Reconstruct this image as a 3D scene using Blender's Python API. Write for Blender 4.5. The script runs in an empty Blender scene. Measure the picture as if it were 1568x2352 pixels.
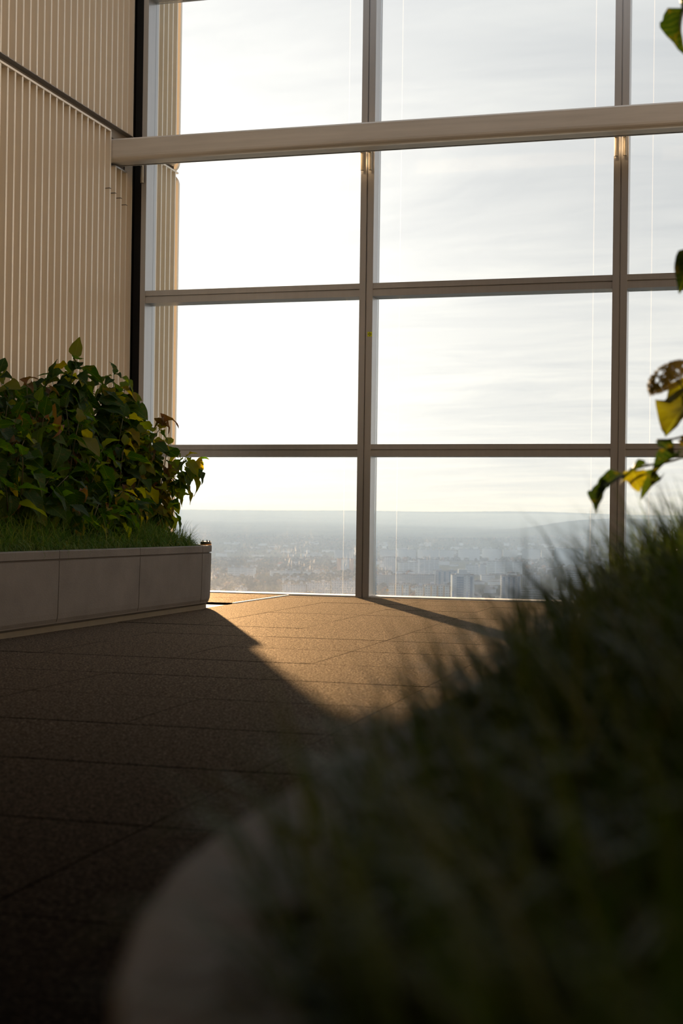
import bpy, math, random
import numpy as np
from mathutils import Vector, Matrix

SC = bpy.context.scene
COL = SC.collection
R = math.radians
random.seed(7)

# ------------------------------------------------------------------ camera
EYE = 0.70
FPX = 2352 * 50 / 36
th, pt, rl = R(15.8), math.atan(25 / FPX), 0.0133
Fv = Vector((-math.sin(th) * math.cos(pt), math.cos(th) * math.cos(pt), math.sin(pt)))
R0 = Vector((math.cos(th), math.sin(th), 0)); U0 = R0.cross(Fv)
Rv = R0 * math.cos(rl) + U0 * math.sin(rl); Uv = U0 * math.cos(rl) - R0 * math.sin(rl)
cd = bpy.data.cameras.new('camera'); cam = bpy.data.objects.new('camera', cd); COL.objects.link(cam)
cd.sensor_fit = 'VERTICAL'; cd.sensor_height = 36; cd.sensor_width = 24; cd.lens = 50
cd.clip_start = 0.02; cd.clip_end = 60000
cam.matrix_world = Matrix(((Rv.x, Uv.x, -Fv.x, 0), (Rv.y, Uv.y, -Fv.y, 0), (Rv.z, Uv.z, -Fv.z, EYE), (0, 0, 0, 1)))
cd.dof.use_dof = True; cd.dof.focus_distance = 12.0; cd.dof.aperture_fstop = 4.4
SC.camera = cam

# ------------------------------------------------------------------ sun, sky, exposure
SUN_AZ, SUN_EL = R(25.9), R(8.4)
trav = Vector((math.sin(SUN_AZ) * math.cos(SUN_EL), -math.cos(SUN_AZ) * math.cos(SUN_EL), -math.sin(SUN_EL)))
sd = bpy.data.lights.new('sun', 'SUN'); sun = bpy.data.objects.new('sun', sd); COL.objects.link(sun)
sd.energy = 24.0; sd.color = (1.0, 0.70, 0.42); sd.angle = R(0.8)
sun.rotation_euler = trav.to_track_quat('-Z', 'Y').to_euler()
sun.location = (-30, 60, 12)

SC.view_settings.view_transform = 'Standard'; SC.view_settings.look = 'None'
SC.view_settings.exposure = 0.0; SC.view_settings.gamma = 1.0; SC.view_settings.use_curve_mapping = False
SC.cycles.use_denoising = True
SC.cycles.max_bounces = 8; SC.cycles.transparent_max_bounces = 16; SC.cycles.volume_bounces = 1
SC.cycles.sample_clamp_indirect = 6.0
SC.cycles.caustics_reflective = False; SC.cycles.caustics_refractive = False

class NT:
    """small helper to wire shader nodes"""
    def __init__(s, tree): s.t = tree; tree.nodes.clear()
    def n(s, typ, props=None, **ins):
        nd = s.t.nodes.new(typ)
        for k, v in (props or {}).items(): setattr(nd, k, v)
        for k, v in ins.items():
            key = int(k[1:]) if k[0] == 'i' and k[1:].isdigit() else k.replace('_', ' ')
            s.set(nd.inputs[key], v)
        return nd
    def set(s, sock, v):
        if isinstance(v, bpy.types.NodeSocket): s.t.links.new(v, sock)
        elif isinstance(v, bpy.types.Node): s.t.links.new(v.outputs[0], sock)
        else: sock.default_value = v
    def m(s, op, a, b=None, c=None, clamp=False):
        nd = s.t.nodes.new('ShaderNodeMath'); nd.operation = op; nd.use_clamp = clamp
        for i, v in enumerate((a, b, c)):
            if v is not None: s.set(nd.inputs[i], v)
        return nd.outputs[0]
    def vm(s, op, a, b=None):
        nd = s.t.nodes.new('ShaderNodeVectorMath'); nd.operation = op
        s.set(nd.inputs[0], a)
        if b is not None: s.set(nd.inputs[1], b)
        return nd.outputs['Value'] if op in ('DOT_PRODUCT', 'LENGTH') else nd.outputs['Vector']
    def mix(s, f, a, b, mode='MIX'):
        nd = s.t.nodes.new('ShaderNodeMix'); nd.data_type = 'RGBA'; nd.blend_type = mode
        s.set(nd.inputs[0], f); s.set(nd.inputs[6], a); s.set(nd.inputs[7], b)
        return nd.outputs[2]
    def ramp(s, f, stops, interp='LINEAR'):
        nd = s.t.nodes.new('ShaderNodeValToRGB'); cr = nd.color_ramp; cr.interpolation = interp
        while len(cr.elements) < len(stops): cr.elements.new(0.5)
        for e, (p, c) in zip(cr.elements, stops):
            e.position = p; e.color = (c, c, c, 1) if isinstance(c, (int, float)) else (*c[:3], 1)
        s.set(nd.inputs[0], f); return nd.outputs[0]
    def noise(s, vec, scale, detail=3, rough=.5, dist=0.0):
        nd = s.t.nodes.new('ShaderNodeTexNoise')
        s.set(nd.inputs['Vector'], vec); s.set(nd.inputs['Scale'], scale)
        s.set(nd.inputs['Detail'], detail); s.set(nd.inputs['Roughness'], rough); s.set(nd.inputs['Distortion'], dist)
        return nd.outputs['Fac']
    def mapping(s, vec, scale=(1, 1, 1), rot=(0, 0, 0), loc=(0, 0, 0)):
        nd = s.t.nodes.new('ShaderNodeMapping'); s.set(nd.inputs[0], vec)
        nd.inputs['Scale'].default_value = scale; nd.inputs['Rotation'].default_value = rot; nd.inputs['Location'].default_value = loc
        return nd.outputs[0]

world = bpy.data.worlds.new('sky'); SC.world = world; world.use_nodes = True
W = NT(world.node_tree)
tc = W.n('ShaderNodeTexCoord'); dirv = W.vm('NORMALIZE', tc.outputs['Generated'])
sx = W.n('ShaderNodeSeparateXYZ', None, Vector=dirv)
zz = W.m('MAXIMUM', sx.outputs[2], 0.0)
el = W.m('POWER', zz, 0.6)
base = W.ramp(el, [(0.0, (0.76, 0.73, 0.67)), (0.18, (0.72, 0.715, 0.69)), (0.45, (0.57, 0.585, 0.60)), (1.0, (0.62, 0.67, 0.74))])
dt = W.vm('DOT_PRODUCT', dirv, tuple(-trav))
ang = W.m('ARCCOSINE', W.m('MINIMUM', dt, 0.9999))
halo = W.m('MULTIPLY', W.m('EXPONENT', W.m('MULTIPLY', ang, -1 / R(8.5))), 1.5)
halo2 = W.m('MULTIPLY', W.m('EXPONENT', W.m('MULTIPLY', ang, -1 / R(35))), 0.16)
hal = W.m('ADD', halo, halo2)
# high thin cloud laid out on a flat deck overhead
den = W.m('ADD', zz, 0.10)
cx = W.m('DIVIDE', sx.outputs[0], den); cy = W.m('DIVIDE', sx.outputs[1], den)
cv = W.n('ShaderNodeCombineXYZ', None, X=cx, Y=cy).outputs[0]
c1 = W.noise(W.mapping(cv, (0.75, 1.6, 1), (0, 0, R(8))), 1.5, 7, .62, 0.9)
c2 = W.noise(W.mapping(cv, (0.35, 2.6, 1), (0, 0, R(-10))), 1.3, 6, .6, 0.5)
cl = W.m('ADD', W.m('MULTIPLY', c1, 0.6), W.m('MULTIPLY', c2, 0.4))
clr = W.ramp(cl, [(0.36, (0.80, 0.82, 0.86)), (0.50, (0.97, 0.97, 0.98)), (0.62, (1.14, 1.12, 1.09))])
skyc = W.mix(1.0, base, clr, 'MULTIPLY')
hc = W.mix(1.0, (1.0, 0.93, 0.84, 1), W.n('ShaderNodeCombineXYZ', None, X=hal, Y=hal, Z=hal).outputs[0], 'MULTIPLY')
tot = W.mix(1.0, skyc, hc, 'ADD')
bg = W.n('ShaderNodeBackground', None, Color=tot, Strength=1.0)
wo = W.n('ShaderNodeOutputWorld', None, Surface=bg)

# ------------------------------------------------------------------ materials
def mat(name, col, rough=.6, metal=0.0, spec=.5, var=None, vscale=4.0, bump=None, bscale=60, vstretch=(1, 1, 1)):
    m = bpy.data.materials.new(name); m.use_nodes = True; N = NT(m.node_tree)
    p = N.n('ShaderNodeBsdfPrincipled'); p.inputs['Roughness'].default_value = rough; p.inputs['Metallic'].default_value = metal
    p.inputs['Specular IOR Level'].default_value = spec
    tc = N.n('ShaderNodeTexCoord')
    if var:
        ns = N.noise(N.mapping(tc.outputs['Object'], vstretch), vscale, 5, .6)
        N.set(p.inputs['Base Color'], N.mix(N.ramp(ns, [(.3, 0.), (.7, 1.)]), (*col, 1), (*var, 1)))
    else: p.inputs['Base Color'].default_value = (*col, 1)
    if bump:
        b = N.n('ShaderNodeBump', None, Height=N.noise(tc.outputs['Object'], bscale, 4, .6)); b.inputs['Strength'].default_value = bump
        b.inputs['Distance'].default_value = .01
        N.set(p.inputs['Normal'], b.outputs[0])
    N.n('ShaderNodeOutputMaterial', None, Surface=p)
    return m
M = {}
M['alu'] = mat('anodised_aluminium', (.54, .53, .525), .33, .72, .5, (.50, .49, .485), 3, vstretch=(8, 8, .4))
M['beam'] = mat('champagne_metal', (.78, .72, .64), .38, .3, .5, (.62, .57, .50), 2.5, vstretch=(.3, 5, 5))
M['rib'] = mat('champagne_cladding', (.88, .79, .655), .40, .25, .5, (.84, .75, .62), 5, vstretch=(6, 6, .25))
M['ribdark'] = mat('recess_shadow_gap', (.12, .105, .09), .7)
M['trimshade'] = mat('shade_toned_recess_metal', (.30, .27, .235), .5, .2)  # shade of the recess and its underside put into a darker metal colour
M['black'] = mat('black_gasket', (.012, .012, .012), .5)
M['clip'] = mat('brushed_steel_clip', (.42, .38, .31), .45, .8)
M['white_sill'] = mat('white_sill', (.85, .84, .82), .5)
def thin_mat():
    m = bpy.data.materials.new('clear_cable'); m.use_nodes = True; N = NT(m.node_tree)
    s = N.n('ShaderNodeMixShader', None, i0=.028, i1=N.n('ShaderNodeBsdfTransparent').outputs[0], i2=N.n('ShaderNodeBsdfTranslucent', None, Color=(.95, .93, .88, 1)).outputs[0])
    N.n('ShaderNodeOutputMaterial', None, Surface=s); return m
M['cable'] = thin_mat()
M['concrete'] = mat('precast_concrete', (.185, .176, .168), .8, 0, .2, (.14, .133, .126), 3.2, .25, 90, (1, 1, 1))
M['plinth'] = mat('pale_plinth', (.16, .14, .10), .7, 0, .3, (.13, .115, .085), 8)
M['slab'] = mat('pale_screed', (.55, .52, .47), .8, 0, .3, (.48, .45, .41), 6)
M['soil'] = mat('dark_soil', (.022, .016, .011), .95, 0, .1, (.035, .026, .018), 20, .6, 40)
M['yellow'] = mat('yellow_film', (.72, .75, .02), .5)
M['blackink'] = mat('black_ink', (.02, .03, .01), .6)
M['whitedot'] = mat('white_film', (.9, .9, .88), .5)
M['blackplastic'] = mat('black_plastic', (.015, .015, .016), .45)
M['sunring'] = mat('sunlit_orange_ring', (.75, .36, .12), .4, .6)  # orange sunlight on the base put into the ring colour
M['roomwall'] = mat('room_wall', (.40, .37, .33), .9, 0, 0, (.37, .34, .30), 2)
M['ceiling'] = mat('ceiling_board', (.20, .20, .20), .85)

def floor_mat():
    m = bpy.data.materials.new('rubber_granulate'); m.use_nodes = True; N = NT(m.node_tree)
    tc = N.n('ShaderNodeTexCoord'); geo = N.n('ShaderNodeNewGeometry'); oi = N.n('ShaderNodeObjectInfo')
    P = geo.outputs['Position']
    g = N.noise(P, 110, 3, .75); g2 = N.noise(P, 34, 3, .65); big = N.noise(P, 1.6, 4, .55)
    col = N.ramp(g, [(.33, (.012, .009, .0075)), (.50, (.030, .022, .017)), (.62, (.058, .042, .031)), (.74, (.17, .125, .085))])
    col2 = N.ramp(g2, [(.35, (.62, .60, .60)), (.65, (1.25, 1.2, 1.15))])
    c = N.mix(1.0, col, col2, 'MULTIPLY')
    c = N.mix(1.0, c, N.ramp(big, [(.3, (.82, .82, .84)), (.7, (1.12, 1.1, 1.06))]), 'MULTIPLY')
    t = N.m('ADD', N.m('MULTIPLY', oi.outputs['Random'], .22), .89)
    tv = N.n('ShaderNodeCombineXYZ', None, X=t, Y=t, Z=t)
    c = N.mix(1.0, c, tv.outputs[0], 'MULTIPLY')
    b = N.n('ShaderNodeBump', None, Height=N.m('ADD', g, N.m('MULTIPLY', g2, .8))); b.inputs['Strength'].default_value = .55; b.inputs['Distance'].default_value = .006
    d = N.n('ShaderNodeBsdfDiffuse', None, Color=N.mix(1.0, c, (.22, .27, .34, 1), 'MULTIPLY'), Roughness=.6, Normal=b.outputs[0])
    gc = N.ramp(g, [(.34, (.05, .038, .029)), (.48, (.19, .147, .106)), (.60, (.40, .32, .23)), (.70, (.85, .71, .54))])
    gc = N.mix(1.0, gc, N.ramp(g2, [(.35, .72), (.65, 1.2)]), 'MULTIPLY')
    g_ = N.n('ShaderNodeBsdfGlossy', None, Color=gc, Roughness=.64, Normal=b.outputs[0])
    fr = N.n('ShaderNodeFresnel', None, IOR=1.09)
    sh = N.n('ShaderNodeMixShader', None, i0=fr.outputs[0], i1=d.outputs[0], i2=g_.outputs[0])
    N.n('ShaderNodeOutputMaterial', None, Surface=sh); return m
M['floor'] = floor_mat()

def glass_mat():
    m = bpy.data.materials.new('dusty_veiled_glass'); m.use_nodes = True; N = NT(m.node_tree)
    geo = N.n('ShaderNodeNewGeometry'); P = geo.outputs['Position']
    sp = N.n('ShaderNodeSeparateXYZ', None, Vector=P); z = sp.outputs[2]
    low = N.ramp(N.m('DIVIDE', z, 1.4), [(0.0, 1.0), (.12, .55), (.35, .16), (.8, .03), (1, 0.0)])
    leftw = N.ramp(N.m('DIVIDE', N.m('ADD', sp.outputs[0], 5.8), 3.2), [(0, 1.0), (.75, .75), (.85, .35), (1, .2)])
    spk = N.ramp(N.noise(P, 170, 4, .75), [(.56, 0.0), (.68, 1.0)])
    patch = N.ramp(N.noise(P, 2.6, 3, .6), [(.42, 0.0), (.62, 1.0)])
    drops = N.m('MULTIPLY', N.m('MULTIPLY', spk, patch), low)
    def scratch(rot, sc, thr):
        mp = N.mapping(P, (sc, 1, 1.2), (0, R(rot), 0))
        v = N.ramp(N.noise(mp, 9, 2, .5), [(thr, 0.0), (thr + .03, 1.0)])
        pm = N.ramp(N.noise(N.mapping(P, loc=(rot, 0, 0)), 3.4, 2, .5), [(.60, 0.0), (.66, 1.0)])
        return N.m('MULTIPLY', N.m('MULTIPLY', v, pm), N.ramp(N.m('DIVIDE', z, 1.4), [(.2, 1.0), (.7, 0.0)]))
    scr = N.m('ADD', scratch(12, 60, .66), scratch(-50, 45, .66))
    veil = N.m('ADD', N.m('MULTIPLY', N.noise(P, 1.2, 3, .6), .002), N.m('MULTIPLY', low, .018))  # pale film stands in for veiling glare, densest low down
    dirt_veil = N.m('ADD', N.m('MULTIPLY', N.m('ADD', N.m('MULTIPLY', drops, .28), N.m('MULTIPLY', scr, .25)), leftw), N.m('MULTIPLY', veil, leftw), clamp=True)
    tr = N.n('ShaderNodeBsdfTransparent', None, Color=(.975, .985, .98, 1))
    gl = N.n('ShaderNodeBsdfGlossy', None, Roughness=.02, Color=(.9, .93, .93, 1))
    fr = N.n('ShaderNodeFresnel', None, IOR=1.12)
    a = N.n('ShaderNodeMixShader', None, i0=fr.outputs[0], i1=tr.outputs[0], i2=gl.outputs[0])
    tl = N.n('ShaderNodeBsdfTranslucent', None, Color=(.95, .93, .9, 1))
    s = N.n('ShaderNodeMixShader', None, i0=dirt_veil, i1=a.outputs[0], i2=tl.outputs[0])
    N.n('ShaderNodeOutputMaterial', None, Surface=s); return m
M['glass'] = glass_mat()

def leaf_mat(name, stops, trans=.55, through=(2.2, 2.2, .4, 1)):
    m = bpy.data.materials.new(name); m.use_nodes = True; N = NT(m.node_tree)
    oi = N.n('ShaderNodeObjectInfo'); tc = N.n('ShaderNodeTexCoord'); O = tc.outputs['Object']
    base = N.ramp(oi.outputs['Random'], stops)
    seed = N.n('ShaderNodeCombineXYZ', None, X=N.m('MULTIPLY', oi.outputs['Random'], 57.0), Y=0.0, Z=0.0)
    ns = N.noise(N.vm('ADD', O, seed.outputs[0]), 26, 4, .65)
    sp = N.n('ShaderNodeSeparateXYZ', None, Vector=O)
    ax = N.m('ABSOLUTE', sp.outputs[0])
    vein = N.m('SINE', N.m('MULTIPLY', N.m('SUBTRACT', sp.outputs[1], N.m('MULTIPLY', ax, .9)), 420.0))
    veinm = N.ramp(vein, [(.92, 0.0), (1.0, .22)])
    mid = N.ramp(N.m('MULTIPLY', ax, 100), [(.06, .6), (.14, 0.0)])
    c = N.mix(N.ramp(ns, [(.55, 0.0), (.72, .7)]), base, (.13, .085, .02, 1))
    c = N.mix(N.m('MAXIMUM', veinm, mid), c, (.17, .21, .06, 1))
    d = N.n('ShaderNodeBsdfPrincipled', None, Roughness=.55); N.set(d.inputs['Base Color'], c); d.inputs['Specular IOR Level'].default_value = .15
    tcx = N.mix(1.0, c, through, 'MULTIPLY')
    t = N.n('ShaderNodeBsdfTranslucent', None, Color=tcx)
    s = N.n('ShaderNodeMixShader', None, i0=trans, i1=d.outputs[0], i2=t.outputs[0])
    N.n('ShaderNodeOutputMaterial', None, Surface=s); return m
M['leaf'] = leaf_mat('hydrangea_leaf_green', [(0, (.012, .032, .006)), (.5, (.022, .055, .008)), (.75, (.042, .085, .009)), (.9, (.08, .12, .012)), (1, (.14, .13, .014))], .52)
M['leafd'] = leaf_mat('hydrangea_leaf_shaded_copy', [(0, (.010, .022, .008)), (.7, (.014, .030, .008)), (1, (.03, .045, .008))], .22)  # same leaf darkened for the near planter, shade put into the colour
YST = [(0, (.040, .068, .006)), (.5, (.078, .082, .007)), (1, (.105, .068, .009))]
M['leafn'] = leaf_mat('hydrangea_leaf_yellow_dimmed', YST, .5)  # toned-down copy for the sunlit near planter, dimness put into the colour
M['leafy'] = leaf_mat('hydrangea_leaf_yellowing_lit', [(0, (.065, .115, .008)), (.5, (.14, .15, .010)), (1, (.20, .14, .014))], .55, (3.4, 3.2, .4, 1))  # brighter copy for leaves in the wall's shadow, backlight put into the colour
M['leafb'] = leaf_mat('hydrangea_leaf_withered', [(0, (.07, .045, .022)), (.6, (.14, .07, .035)), (1, (.20, .09, .05))], .35)

def grass_mat(name, a, b, c):
    m = bpy.data.materials.new(name); m.use_nodes = True; N = NT(m.node_tree)
    geo = N.n('ShaderNodeNewGeometry')
    col = N.ramp(geo.outputs['Random Per Island'], [(0, a), (.6, b), (1, c)])
    d = N.n('ShaderNodeBsdfPrincipled', None, Roughness=.45); N.set(d.inputs['Base Color'], col); d.inputs['Specular IOR Level'].default_value = .15
    t = N.n('ShaderNodeBsdfTranslucent', None, Color=N.mix(1.0, col, (1.4, 1.4, .6, 1), 'MULTIPLY'))
    s = N.n('ShaderNodeMixShader', None, i0=.4, i1=d.outputs[0], i2=t.outputs[0])
    N.n('ShaderNodeOutputMaterial', None, Surface=s); return m
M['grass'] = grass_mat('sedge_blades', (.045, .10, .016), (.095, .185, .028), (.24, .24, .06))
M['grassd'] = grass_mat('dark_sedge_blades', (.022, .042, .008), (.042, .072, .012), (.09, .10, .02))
M['stem'] = mat('plant_stem', (.10, .065, .03), .6, 0, .3, (.07, .08, .025), 12)

# ------------------------------------------------------------------ mesh helpers
class MB:
    def __init__(s): s.v = []; s.f = []
    def add(s, vs, fs):
        o = len(s.v); s.v += [tuple(v) for v in vs]; s.f += [tuple(i + o for i in f) for f in fs]; return s
    def box(s, x0, x1, y0, y1, z0, z1):
        vs = [(x0, y0, z0), (x1, y0, z0), (x1, y1, z0), (x0, y1, z0), (x0, y0, z1), (x1, y0, z1), (x1, y1, z1), (x0, y1, z1)]
        return s.add(vs, [(0, 3, 2, 1), (4, 5, 6, 7), (0, 1, 5, 4), (1, 2, 6, 5), (2, 3, 7, 6), (3, 0, 4, 7)])
    def bbox(s, x0, x1, y0, y1, z0, z1, b, bx=None):
        """slab with a chamfer all round its top edge"""
        vs = [(x0, y0, z0), (x1, y0, z0), (x1, y1, z0), (x0, y1, z0), (x0, y0, z1 - b), (x1, y0, z1 - b), (x1, y1, z1 - b), (x0, y1, z1 - b),
              (x0 + (bx or b), y0 + b, z1), (x1 - (bx or b), y0 + b, z1), (x1 - (bx or b), y1 - b, z1), (x0 + (bx or b), y1 - b, z1)]
        return s.add(vs, [(0, 3, 2, 1), (0, 1, 5, 4), (1, 2, 6, 5), (2, 3, 7, 6), (3, 0, 4, 7), (4, 5, 9, 8), (5, 6, 10, 9), (6, 7, 11, 10), (7, 4, 8, 11), (8, 9, 10, 11)])
    def prism(s, prof, p0, axis, length):
        """extrude a closed 2D profile (list of 3D points) along axis vector"""
        n = len(prof); a = Vector(axis) * length; p0 = Vector(p0)
        vs = [p0 + Vector(p) for p in prof] + [p0 + Vector(p) + a for p in prof]
        fs = [(i, (i + 1) % n, (i + 1) % n + n, i + n) for i in range(n)] + [tuple(range(n))[::-1], tuple(range(n, 2 * n))]
        return s.add(vs, fs)
    def tube(s, pts, rads, seg=6):
        o = len(s.v); n = len(pts)
        for i, p in enumerate(pts):
            p = Vector(p); t = (Vector(pts[min(i + 1, n - 1)]) - Vector(pts[max(i - 1, 0)])).normalized()
            a = t.orthogonal().normalized(); b = t.cross(a)
            for k in range(seg):
                q = 2 * math.pi * k / seg; s.v.append(tuple(p + (a * math.cos(q) + b * math.sin(q)) * rads[i]))
        for i in range(n - 1):
            for k in range(seg):
                k2 = (k + 1) % seg; s.f.append((o + i * seg + k, o + i * seg + k2, o + (i + 1) * seg + k2, o + (i + 1) * seg + k))
        s.f.append(tuple(o + k for k in range(seg))[::-1]); s.f.append(tuple(o + (n - 1) * seg + k for k in range(seg))); return s
    def mesh(s, name, m=None, smooth=False):
        me = bpy.data.meshes.new(name); me.from_pydata(s.v, [], s.f)
        if m: me.materials.append(m)
        if smooth: me.polygons.foreach_set('use_smooth', [True] * len(me.polygons))
        me.update(); return me
    def build(s, name, m, parent=None, loc=(0, 0, 0), rz=0, smooth=False):
        return obj(name, s.mesh(name, m, smooth), parent, loc, rz)
def obj(name, me, parent=None, loc=(0, 0, 0), rz=0):
    o = bpy.data.objects.new(name, me); COL.objects.link(o); o.location = loc; o.rotation_euler = (0, 0, rz)
    if parent: o.parent = parent
    return o
def empty(name, loc=(0, 0, 0), rz=0, parent=None):
    o = bpy.data.objects.new(name, None); COL.objects.link(o); o.location = loc; o.rotation_euler = (0, 0, rz); o.empty_display_size = .2
    if parent: o.parent = parent
    return o
def tag(o, label=None, cat=None, group=None, kind=None):
    if label: o['label'] = label
    if cat: o['category'] = cat
    if group: o['group'] = group
    if kind: o['kind'] = kind
    return o

# ------------------------------------------------------------------ room shell
WX = -5.85                      # face of the ribbed wall
GY = 12.94                      # inner face of the glazed wall
RX, BY, CZ = 7.0, -7.0, 7.55    # right wall, back wall, ceiling

# terrace floor: square granulate tiles, each a part
fl = empty('floor'); tag(fl, 'brown granulate terrace floor of large square tiles', None, None, 'structure')
MB().box(-9, RX + .3, BY - .3, 13.3, -.25, -.034).build('floor_slab', M['slab'], fl)
TS = .746; xs = [-4.17] + [-3.543 + TS * i for i in range(15)]; ys = [3.764 + TS * k for k in range(-14, 13)]
tile_cache = {}
rest = MB(); cnt = 0; rg = random.Random(3)
for j in range(len(ys)):
    y0, y1 = ys[j], (ys[j + 1] if j + 1 < len(ys) else 12.97)
    if y0 > 12.9: continue
    y1 = min(y1, 12.97)
    for i in range(len(xs) - 1):
        x0, x1 = xs[i], xs[i + 1]; g = .0018
        seen = y0 > 1.2 and x1 < 2.6
        if x0 > RX: continue
        if seen and cnt < 290:
            key = (round(x1 - x0, 3), round(y1 - y0, 3))
            if key not in tile_cache: tile_cache[key] = MB().bbox(-key[0] / 2 + .0007, key[0] / 2 - .0007, -key[1] / 2 + .0018, key[1] / 2 - .0018, -.032, 0, .004, .0012).mesh('tile', M['floor'])
            o = obj('tile', tile_cache[key], fl, ((x0 + x1) / 2, (y0 + y1) / 2, rg.uniform(-.0012, .0006)))
            o.rotation_euler = (rg.uniform(-.0012, .0012), rg.uniform(-.0007, .0007), 0); cnt += 1
        else: rest.bbox(x0 + g, x1 - g, y0 + g, y1 - g, -.032, 0, .0028)
tag(rest.build('tiles', M['floor'], fl), kind='stuff')
# raised tiles between planter end and glass
for (x0, x1) in ((-5.84, -5.05), (-5.045, -4.20)):
    for (y0, y1) in ((11.46, 12.2), (12.205, 12.97)):
        MB().bbox(x0, x1, y0, y1, -.032, .004, .004).build('tile', M['floor'], fl)
MB().box(-4.196, -4.176, 11.44, 12.97, -.032, .007).build('edge_strip', M['white_sill'], fl)
MB().box(-5.84, -4.18, 10.2, 11.44, -.034, -.012).build('screed', M['slab'], fl)

# left wall: ribbed champagne cladding
wl = empty('wall_left'); tag(wl, 'champagne coloured ribbed metal wall beside the glazing', None, None, 'structure')
MB().box(-9.5, WX - .085, BY - .3, 14.18, -.25, 9.0).build('wall_core', M['ribdark'], wl)
PITCH = .1233
def rib_prof(w=PITCH):
    d = -.062
    return [(0, 0, 0), (0, .024, 0), (d, .052, 0), (d, w, 0), (d - .012, w, 0), (d - .012, 0, 0)]
def rib_mesh(z0, z1): return MB().prism(rib_prof(), (0, 0, 0), (0, 0, 1), z1 - z0).mesh('rib', M['rib'])
ZL, ZU = 4.408, 4.492
rlow, rup, rcut = rib_mesh(.0, ZL), rib_mesh(ZU, 9.0), rib_mesh(0, 4.10)
y = 12.904 - PITCH * 38
k = 0
ystart = y
while y < 14.05:
    if not (12.93 < y < 13.14):
        lowm = rcut if 12.45 < y < 12.8 else rlow
        o = obj('rib', lowm, wl, (WX, y, 0)); o2 = obj('rib', rup, wl, (WX, y, ZU))
    y += PITCH
rest = MB(); y = ystart - PITCH
while y > BY:
    rest.prism(rib_prof(), (WX, y, 0), (0, 0, 1), ZL); rest.prism(rib_prof(), (WX, y, ZU), (0, 0, 1), 9 - ZU); y -= PITCH
tag(rest.build('ribs', M['rib'], wl), kind='stuff')
# rounded outer corner of the ribbed wall, in two heights
def corner(z0, z1, bulge):
    m = MB(); rings = []; r = .12; nz = 6
    zs = [z0 + (z1 - z0) * t for t in (0, .006, .014, .986, .994, 1)]
    rr = [r - bulge, r - bulge * .35, r, r, r - bulge * .35, r - bulge]
    for zc, rad in zip(zs, rr):
        for a in range(9):
            q = a / 8 * math.pi / 2; m.v.append((WX - r + rad * math.cos(q), 14.11 + rad * math.sin(q) * 1.3, zc))
    for i in range(5):
        for a in range(8): m.f.append((i * 9 + a, i * 9 + a + 1, (i + 1) * 9 + a + 1, (i + 1) * 9 + a))
    c0 = len(m.v)
    for zc in (z0, z1): m.v.append((WX - r, 14.11, zc))
    for a in range(8): m.f.append((a + 1, a, c0)); m.f.append((45 + a, 45 + a + 1, c0 + 1))
    return m.build('corner_panel', M['rib'], wl, smooth=True)
corner(0, ZL - .03, .03); corner(ZU - .03, 9.0, .03)
# shadow gap and its light lip
MB().box(WX - .005, WX + .004, BY, 12.42, ZL - .004, ZL + .014).build('lip', M['rib'], wl)
MB().box(WX - .09, WX - .07, BY, 12.97, ZL - .01, ZU + .01).build('gap_back', M['trimshade'], wl)
MB().box(WX - .085, WX - .004, BY, 12.97, ZU - .004, ZU + .003).build('soffit', M['trimshade'], wl)
MB().box(WX - .085, WX - .004, BY, 12.42, ZL - .004, ZL + .003).build('ledge', M['beam'], wl)
MB().box(WX - .085, WX, 13.15, 14.11, ZL - .004, ZL + .012).build('lip', M['rib'], wl)
MB().box(WX - .075, WX + .002, 12.53, 12.80, 4.096, 4.11).build('pocket_trim', M['alu'], wl)
for yy, zz_ in ((12.41, 3.86), (12.53, 3.84), (12.657, 3.82), (12.78, 3.78)):
    MB().box(WX - .05, WX + .003, yy - .004, yy + .028, zz_, zz_ + .006).build('seam', M['ribdark'], wl)

wr = MB().box(RX, RX + .3, BY - .3, 13.3, -.25, 9).build('wall_right', M['roomwall']); tag(wr, 'plain wall on the right side of the terrace', None, None, 'structure')
wb = MB().box(-9, RX + .3, BY - .3, BY, -.25, 9).build('wall_back', M['roomwall']); tag(wb, 'plain wall behind the terrace', None, None, 'structure')
ce = MB().box(-9, RX + .3, BY - .3, 6.2, CZ, CZ + .3).build('ceiling', M['ceiling']); tag(ce, 'unseen ceiling shaped to keep the near floor dark', None, None, 'structure')  # unseen; stops short so sky light falls only near the glass
bgk = MB().box(WX - .02, -5.757, 13.03, 13.14, -.03, CZ).build('trim_1', M['black']); tag(bgk, 'black vertical gasket between ribbed wall and glazing', None, None, 'structure')

# glazed wall
ZT = [(1.33, 1.444), (2.841, 2.964), (4.35, 4.46), (5.872, 5.99), (7.42, 7.55)]
def mullion_mb(x0, x1):
    m = MB(); c = (x0 + x1) / 2
    if x1 - x0 > .1:
        m.box(x0, c - .006, GY, GY + .03, -.02, CZ); m.box(c + .006, x1, GY, GY + .03, -.02, CZ)
        m.box(x0 + .002, x1 - .002, GY + .022, 13.19, -.02, CZ)
    else: m.box(x0, x1, GY, 13.19, -.02, CZ)
    return m
def transom_mb(x0, x1, z0, z1):
    m = MB(); h = z1 - z0; zc = z0 + h * .53
    m.box(x0, x1, GY + .012, GY + .045, z0, zc - .006); m.box(x0, x1, GY + .012, GY + .045, zc + .006, z1)
    m.box(x0, x1, GY + .034, 13.17, z0 + .001, z1 - .001)
    return m
mx = [-3.450 + 2.354 * i for i in range(0, 5)]
bays = [(-5.705, -3.515)] + [(mx[i] + .065, mx[i + 1] - .065) for i in range(4)]
names = ['first glazed bay, next to the ribbed wall', 'second glazed bay, between the two middle posts', 'third glazed bay, behind the tall leaves at the right',
         'fourth glazed bay', 'fifth glazed bay']
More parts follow.
